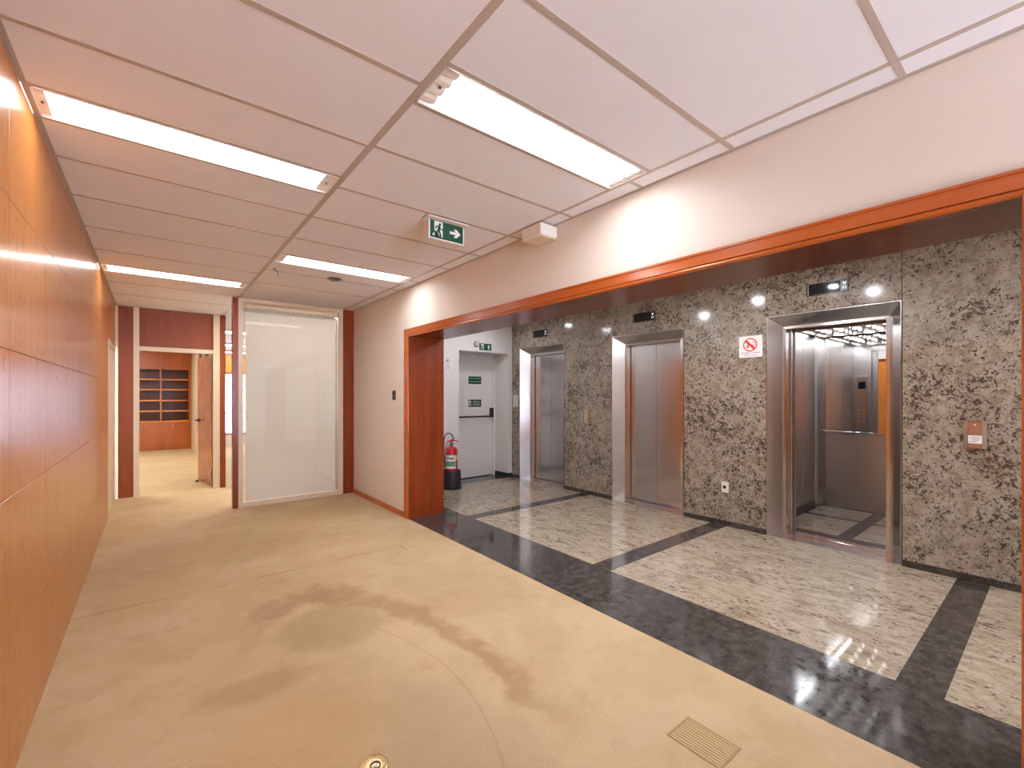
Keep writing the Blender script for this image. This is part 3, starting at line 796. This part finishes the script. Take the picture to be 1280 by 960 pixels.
# ------------------------------------------------------------------ things at the white end wall
def runner(o, u, v, t, s, parent, mat_white, mat_green):
    """running figure leaving a doorway; s = overall height; o = centre"""
    bm = B()
    prism(bm, [(-.30*s, .5*s), (.30*s, .5*s), (.30*s, -.42*s), (.20*s, -.5*s), (.20*s, -.30*s), (.05*s, -.40*s), (-.30*s, -.42*s)], o, u, v, t)
    prism(bm, [(-.30*s, -.10*s), (-.30*s, -.42*s), (.04*s, -.40*s), (-.12*s, -.12*s)], o, u, v, t)
    prism(bm, [(-.46*s, -.42*s), (-.30*s, -.20*s), (-.22*s, -.42*s)], o, u, v, t)
    obj('doorway_mark', bm, mat_white, parent)
    o2 = Vector(o)+Vector(t); bm = B()
    prism(bm, circ(.085*s, 16, (.10*s, .33*s)), o2, u, v, t)
    def limb(pts, w):
        for (x0, y0), (x1, y1) in zip(pts, pts[1:]):
            d = Vector((x1-x0, y1-y0)); d.normalize(); nx, ny = -d.y*w*s, d.x*w*s
            prism(bm, [(x0*s+nx, y0*s+ny), (x1*s+nx, y1*s+ny), (x1*s-nx, y1*s-ny), (x0*s-nx, y0*s-ny)], o2, u, v, t)
    limb([(.07, .24), (.0, -.08)], .085)
    limb([(.0, -.05), (.10, -.22), (.17, -.46)], .055)
    limb([(-.02, -.08), (-.12, -.22), (-.38, -.20)], .05)
    limb([(.06, .20), (.16, .04), (.32, .02)], .04)
    limb([(.04, .22), (-.14, .18), (-.24, .04)], .04)
    obj('running_figure', bm, mat_green, parent)
WY = LY1
UX, VZ = (1, 0, 0), (0, 0, 1)
r = thing('exit_sign', 'small green exit sign with an up arrow above the white fire door', 'exit sign', (4.395, WY, 2.27), 'exit signs')
quadbox('board', (4.272, WY-.004, 2.215), (4.518, WY, 2.328), M['green'], r)
runner((4.335, WY-.004, 2.271), UX, VZ, (0, -.0006, 0), .092, r, M['signw'], M['green'])
bm = B(); prism(bm, [(-.011, -.040), (.011, -.040), (.011, .0), (.030, .0), (0, .040), (-.030, .0), (-.011, .0)], (4.462, WY-.004, 2.271), UX, VZ, (0, -.001, 0)); obj('arrow', bm, M['signw'], r)
r = thing('wall_alarm', 'small round grey alarm disc on the white wall above the fire door', 'alarm', (4.21, WY, 2.315))
bm = B(); lathe(bm, [(.050, 0), (.050, -.018), (.042, -.030), (.018, -.034)], (4.208, WY, 2.312), 'Y', 28); obj('cover', bm, M['grey'], r, smooth=True)
bm = B(); ringp(bm, .022, .027, (4.208, WY-.032, 2.312), UX, VZ, (0, -.003, 0)); obj('grille_ring', bm, M['plastic'], r)
r = thing('wall_notice', 'white paper notice with a violet round emblem left of the fire door', 'sign', (3.66, WY, 1.96), 'wall signs')
quadbox('paper', (3.585, WY-.002, 1.86), (3.730, WY, 2.060), M['signw'], r)
bm = B(); ringp(bm, .040, .047, (3.655, WY-.002, 1.99), UX, VZ, (0, -.0006, 0)); prism(bm, [(-.026, .018), (0, .022), (.026, .018), (.010, -.004), (0, -.026), (-.010, -.004)], (3.655, WY-.002, 1.992), UX, VZ, (0, -.0006, 0)); obj('emblem', bm, M['inkp'], r)
for z, a, b in ((2.045, -.03, .06), (1.925, -.05, .05), (1.905, -.045, .055), (1.885, -.05, .04), (1.870, -.055, .055)): quadbox('print_line', (3.655+a, WY-.0026, z), (3.655+b, WY-.002, z+.006), M['inkp'], r)
DY = RY-.012
r = thing('door_sign', 'green plate with two lines of white text, upper one on the fire door', 'sign', (4.45, DY, 1.70), 'signs on the fire door')
quadbox('board', (4.305, DY-.003, 1.650), (4.578, DY, 1.785), M['green'], r)
text('lettering', 'PORTA CORTA FOGO', .0245, (4.441, DY-.0034, 1.748), UX, VZ, M['signw'], r)
text('lettering', 'MANTENHA FECHADA', .0240, (4.441, DY-.0034, 1.690), UX, VZ, M['signw'], r)
r = thing('door_sign', 'green plate with a pictogram, lower one just above the push bar', 'sign', (4.45, DY, 1.31), 'signs on the fire door')
quadbox('board', (4.305, DY-.003, 1.245), (4.578, DY, 1.375), M['green'], r)
bm = B(); prism(bm, [(-.022, -.045), (.022, -.045), (.022, .045), (-.022, .045)], (4.338, DY-.003, 1.31), UX, VZ, (0, -.0008, 0)); obj('pictogram_panel', bm, M['signw'], r)
bm = B(); prism(bm, circ(.009, 12, (0, .028)), (4.338, DY-.0038, 1.31), UX, VZ, (0, -.0008, 0)); prism(bm, [(-.009, .016), (.009, .016), (.016, -.01), (.006, -.012), (.010, -.042), (-.010, -.042)], (4.338, DY-.0038, 1.31), UX, VZ, (0, -.0008, 0)); obj('pictogram', bm, M['green'], r)
text('lettering', 'APERTE E', .036, (4.470, DY-.0034, 1.333), UX, VZ, M['signw'], r)
text('lettering', 'EMPURRE', .036, (4.470, DY-.0034, 1.287), UX, VZ, M['signw'], r)

# fire extinguisher standing in its black base
ex, ey = 3.63, 6.035
st = thing('extinguisher_stand', 'round black floor stand holding the red fire extinguisher', 'stand', (ex, ey, 0))
bm = B(); lathe(bm, [(.150, 0), (.152, .01), (.146, .265), (.138, .285), (.118, .285), (.114, .27), (.112, .03), (.0, .03)], (ex, ey, 0), 'Z', 40); obj('bucket', bm, M['rubber'], st, smooth=True)
bm = B(); lathe(bm, [(.162, 0), (.162, .016), (.150, .020), (.150, .0)], (ex, ey, 0), 'Z', 40); obj('foot_ring', bm, M['black'], st, smooth=True)
fx = thing('fire_extinguisher', 'red fire extinguisher with white and green labels beside the fire door', 'fire extinguisher', (ex, ey, .031))
bm = B(); lathe(bm, [(.085, .031), (.094, .045), (.094, .575), (.090, .605), (.074, .632), (.040, .650), (.026, .658), (.026, .672)], (ex, ey, 0), 'Z', 40); obj('cylinder', bm, M['red'], fx, smooth=True)
bm = B(); cyl(bm, (ex, ey, .672), (ex, ey, .735), .020); cyl(bm, (ex, ey, .695), (ex+.045, ey-.01, .695), .011); obj('valve', bm, M['steeld'], fx, smooth=True)
bm = B()
tube(bm, [(ex-.07, ey+.01, .735), (ex, ey, .738), (ex+.05, ey-.01, .742), (ex+.115, ey-.02, .722)], .009); tube(bm, [(ex-.02, ey, .745), (ex+.03, ey-.005, .765), (ex+.085, ey-.015, .800)], .008)
obj('handle', bm, M['red'], fx, smooth=True)
bm = B(); tube(bm, [(ex+.02, ey-.02, .735), (ex+.012, ey-.03, .80), (ex-.03, ey-.035, .855), (ex-.085, ey-.03, .865), (ex-.13, ey-.02, .83), (ex-.145, ey-.01, .74), (ex-.14, ey, .60), (ex-.125, ey, .45), (ex-.12, ey, .33)], .009, 10); obj('hose', bm, M['rubber'], fx, smooth=True)
def wrap(name, z0, z1, a0, a1, mat, rr=.0948, parent=fx):
    bm = B(); n = 20; A = []
    for i in range(n+1):
        t = a0+(a1-a0)*i/n
        A.append([bm.verts.new((ex+q*math.cos(t), ey+q*math.sin(t), z)) for q, z in ((rr, z0), (rr, z1), (rr-.0012, z1), (rr-.0012, z0))])
    for a, b in zip(A, A[1:]):
        for k in range(4): bm.faces.new((a[k], b[k], b[(k+1) % 4], a[(k+1) % 4]))
    return obj(name, bm, mat, parent, smooth=True)
aim = math.atan2(-ey, -ex)
lab = wrap('label', .315, .525, aim-1.1, aim+.75, M['signw'])
wrap('label_band', .35, .43, aim-1.0, aim+.66, M['lgreen'], .0956, lab)
wrap('label_text', .465, .485, aim-.9, aim+.45, M['inkblue'], .0956, lab)
wrap('label_mark', .455, .475, aim-.2, aim+.15, M['signred'], .0962, lab)
wrap('yellow_tag', .44, .52, aim+.80, aim+1.35, M['yellow'], .0956)

# ------------------------------------------------------------------ things in the corridor
r = thing('light_switch', 'small dark switch plate on the cream wall left of the wooden portal', 'switch', (RW, 5.24, 1.452))
quadbox('cover_plate', (RW-.008, 5.195, 1.392), (RW, 5.285, 1.512), plain('bronze_plate', (.10, .085, .075), .35, metal=.5), r, .003)
for z in (1.425, 1.475): quadbox('rocker', (RW-.011, 5.222, z-.018), (RW-.008, 5.258, z+.018), M['black'], r, .002)

SY = 2.82
r = thing('exit_sign', 'green running man exit sign with a right arrow hanging from the corridor ceiling', 'exit sign', (1.655, SY, H), 'exit signs')
quadbox('ceiling_plate', (1.482, SY-.055, H-.014), (1.812, SY+.06, H-.005), M['fix'], r, .002)
quadbox('housing', (1.512, SY, 2.566), (1.796, SY+.09, H-.014), M['plastic'], r, .003)
q = quadbox('sign_face', (1.508, SY-.006, 2.562), (1.800, SY, 2.704), M['signw'], r, .001)
quadbox('green_field', (1.518, SY-.0075, 2.571), (1.790, SY-.006, 2.695), M['green'], q)
runner((1.585, SY-.0075, 2.634), UX, VZ, (0, -.0006, 0), .112, q, M['signw'], M['green'])
bm = B(); prism(bm, [(-.045, -.010), (.005, -.010), (-.012, -.030), (.014, -.030), (.046, 0), (.014, .030), (-.012, .030), (.005, .010), (-.045, .010)], (1.722, SY-.0075, 2.634), UX, VZ, (0, -.001, 0)); obj('arrow', bm, M['signw'], q)

r = thing('emergency_light', 'blank cream emergency light box in the corner of wall and ceiling', 'emergency light', (RW, 2.47, 2.65))
bm = B(); box(bm, (2.165, 2.37, 2.612), (RW, 2.582, 2.698), .006); obj('housing', bm, M['plastic'], r)
quadbox('wall_plate', (2.19, 2.382, 2.606), (RW-.002, 2.57, 2.612), M['cream'], r)

r = thing('ceiling_speaker', 'small dark round fitting flush in the ceiling near the far light', 'ceiling fitting', (1.525, 4.97, H))
bm = B(); lathe(bm, [(.072, .004), (.072, -.004), (.062, -.010), (.0, -.010)], (1.525, 4.975, H), 'Z', 32); obj('rim', bm, M['steeld'], r, smooth=True)
bm = B(); lathe(bm, [(.045, -.010), (.045, -.013), (.0, -.014)], (1.525, 4.975, H), 'Z', 24); obj('grille', bm, M['black'], r, smooth=True)
r = thing('ceiling_hook', 'thin dark hook under the ceiling near the main grid bar', 'hook', (.955, 5.0, H))
bm = B(); tube(bm, [(.935, 4.95, H+.006), (.95, 4.95, H-.012), (.968, 4.95, H-.03), (.968, 4.95, H-.055), (.955, 4.95, H-.066)], .004); obj('wire', bm, M['steeld'], r, smooth=True)
cyl_b = B(); cyl(cyl_b, (.935, 4.95, H+.006), (.935, 4.95, H-.006), .012, seg=14); obj('rose', cyl_b, M['steeld'], r, smooth=True)

r = thing('floor_outlet', 'round brass floor outlet set in the carpet near the viewer', 'floor outlet', (.672, 1.70, 0))
bm = B(); lathe(bm, [(.054, .0), (.054, .004), (.048, .008), (.035, .008), (.032, .005), (.0, .005)], (.672, 1.698, 0), 'Z', 40); obj('cover', bm, M['brass'], r, smooth=True)
bm = B(); ringp(bm, .016, .021, (.674, 1.692, .005), UX, (0, 1, 0), (0, 0, .003)); prism(bm, [(-.004, -.018), (.004, -.018), (.004, -.036), (-.004, -.036)], (.674, 1.692, .005), UX, (0, 1, 0), (0, 0, .003)); obj('key_slot', bm, plain('dark_bronze', (.12, .06, .03), .4, metal=.5), r)
bm = B(); cyl(bm, (.674, 1.692, .005), (.674, 1.692, .009), .008, seg=18); obj('plug_button', bm, M['plastic'], r, smooth=True)
r = thing('floor_box', 'rectangular floor box lid with a ribbed carpet insert, near the granite edge', 'floor box', (1.79, .955, 0))
bm = B(); o_, i_ = (1.708, .838, 1.878, 1.072), (1.716, .846, 1.870, 1.064)
box(bm, (o_[0], o_[1], 0), (i_[0], o_[3], .0025)); box(bm, (i_[2], o_[1], 0), (o_[2], o_[3], .0025)); box(bm, (i_[0], o_[1], 0), (i_[2], i_[1], .0025)); box(bm, (i_[0], i_[3], 0), (i_[2], o_[3], .0025))
obj('rim', bm, plain('worn_rim', (.36, .23, .11), .7), r)
quadbox('insert', (i_[0], i_[1], .0), (i_[2], i_[3], .0018), M['ribbed'], r)

# ------------------------------------------------------------------ ceiling lights
GL = 'recessed fluorescent lights in the corridor ceiling'
def troffer(x0, x1, y0, y1, label, lamp='lamp', group=GL, tail='l'):
    cx, cy = (x0+x1)/2, (y0+y1)/2
    r = thing('ceiling_light', label, 'ceiling light', (cx, cy, H), group)
    bm = B(); t = .006; zt = H+.085
    box(bm, (x0, y0, zt-.004), (x1, y1, zt)); box(bm, (x0, y0, H-.002), (x1, y0+t, zt)); box(bm, (x0, y1-t, H-.002), (x1, y1, zt)); box(bm, (x0, y0, H-.002), (x0+t, y1, zt)); box(bm, (x1-t, y0, H-.002), (x1, y1, zt))
    obj('housing', bm, M['fix'], r)
    # glowing tray of the tubes and reflector
    a, b = x0+.075, x1-.045
    if tail == 'r': a, b = x0+.045, x1-.075
    bm = B(); box(bm, (a, y0+.012, H+.052), (b, y1-.012, H+.058)); obj('diffuser', bm, M[lamp], r)
    n = 4; wv = (y1-y0-2*t)/n
    for xa, xb in ((x0+t, a-.004), (b+.004, x1-t)):
        bm = B()
        for k in range(n):
            yy = y0+t+k*wv
            prism(bm, [(0, .012), (wv*.25, .004), (wv*.6, .002), (wv*.97, .012), (wv*.97, .018), (0, .018)], (xa, yy, H), (0, 1, 0), (0, 0, 1), (xb-xa, 0, 0))
        e = obj('end_reflector', bm, M['fix'], r)
        quadbox('clip', ((xa+xb)/2-.004, cy-.012, H-.002), ((xa+xb)/2+.004, cy-.004, H+.006), M['steeld'], e)
    return r
xr0, xr1, xl0, xl1 = XT+.018, XR-.014, LW+.022, XT-.018
troffer(xr0, xr1, 1.49, 1.75, 'lit fluorescent ceiling light nearest the viewer, above the portal side')
troffer(xl0, xl1, 2.645, 2.90, 'lit fluorescent ceiling light meeting the veneer wall, nearer one of two', tail='r')
troffer(xr0, xr1, 4.40, 4.67, 'lit fluorescent ceiling light beyond the hanging exit sign')
troffer(xl0, xl1, 5.80, 6.07, 'lit fluorescent ceiling light meeting the veneer wall, farther one of two', tail='r')
def surface_light(x0, x1, y0, y1, label, group, lamp='lampfar'):
    r = thing('ceiling_light', label, 'ceiling light', ((x0+x1)/2, (y0+y1)/2, H), group)
    bm = B(); box(bm, (x0, y0, H-.045), (x1, y1, H), .004); obj('housing', bm, M['fix'], r)
    quadbox('diffuser', (x0+.02, y0+.02, H-.050), (x1-.02, y1-.02, H-.0445), M[lamp], r)
    return r
for k, y in enumerate((10.0, 12.6, 14.75)):
    surface_light(.95, 2.25, y, y+.25, ('nearest', 'middle', 'farthest')[k]+' of the three office ceiling lights seen beside the wooden post', 'office ceiling lights')
surface_light(1.10, 2.30, 7.20, 7.60, 'added unseen ceiling light just behind the white blind, hidden by the partition', 'office ceiling lights')  # added lamp to backlight the blind and brighten the passage
for k, y in enumerate((9.6, 12.4)):
    surface_light(-1.6, -.3, y, y+.6, ('nearer', 'farther')[k]+' added ceiling light in the bookcase room, hidden above the doorway', 'added bookcase room lights')  # added out of view to light the bookcase room

# lobby halogen spots; those behind the viewpoint are added to light the near end
SP = [(3.2, 5.5, 'pair by the fire door, nearer the portal'), (4.2, 5.55, 'pair by the fire door, nearer the elevators'), (3.25, 3.55, 'single one before the middle elevator'), (3.76, 2.54, 'single one between middle and open elevator'),
      (3.85, 1.68, 'pair before the open elevator, nearer the granite'), (3.25, 1.45, 'pair before the open elevator, nearer the portal'), (3.3, -.5, 'first of the added ones behind the viewpoint'), (4.2, -.7, 'added one nearer the granite, behind the viewpoint'), (3.9, -1.6, 'added one by the wooden door behind the viewpoint')]
first = None
for x, y, lb in SP:
    label = 'round ceiling spotlight in the lobby, '+lb
    if first is None:
        first = thing('spotlight', label, 'spotlight', (x, y, H), 'lobby ceiling spotlights')
        bm = B(); lathe(bm, [(.060, 0), (.060, -.008), (.048, -.012), (.040, -.006), (.036, -.001)], (x, y, H), 'Z', 28); obj('rim', bm, M['chrome'], first, smooth=True)
        bm = B(); lathe(bm, [(.034, -.002), (.034, -.007), (.0, -.009)], (x, y, H), 'Z', 24); obj('bulb', bm, M['spot'], first, smooth=True)
    else: dup(first, (x, y, H), label, 'lobby ceiling spotlights')
    li = bpy.data.lights.new('spot_lamp', 'AREA'); li.shape = 'DISK'; li.size = .07; li.energy = (4 if y > 5 else 11 if y > 0 else 12); li.color = (.95, .95, 1.)
    lo = bpy.data.objects.new('spot_lamp', li); COL.objects.link(lo); lo.location = (x, y, H-.016)

# ------------------------------------------------------------------ daylight and view
wd = bpy.data.worlds.new('sky'); SC.world = wd; wd.use_nodes = True
bg = wd.node_tree.nodes['Background']; g = G(wd.node_tree)
tc = g.n('ShaderNodeTexCoord'); zz = g.sep(tc.outputs['Generated'])[2]
# street below the horizon, made brighter to light the ceiling; softer blue sky above
g.link(g.mix(g.range(zz, -.06, .08), (.86, .93, 1.12), (.32, .40, .54)), bg.inputs[0]); bg.inputs[1].default_value = 20.0
vs = SC.view_settings; vs.view_transform = 'Standard'; vs.look = 'None'; vs.gamma = 1; vs.exposure = .38; vs.use_curve_mapping = False
cy = SC.cycles
cy.max_bounces = 10; cy.diffuse_bounces = 6; cy.glossy_bounces = 6; cy.transmission_bounces = 8; cy.transparent_max_bounces = 12
cy.use_denoising = True; cy.sample_clamp_indirect = 6.0; cy.caustics_reflective = False; cy.caustics_refractive = False
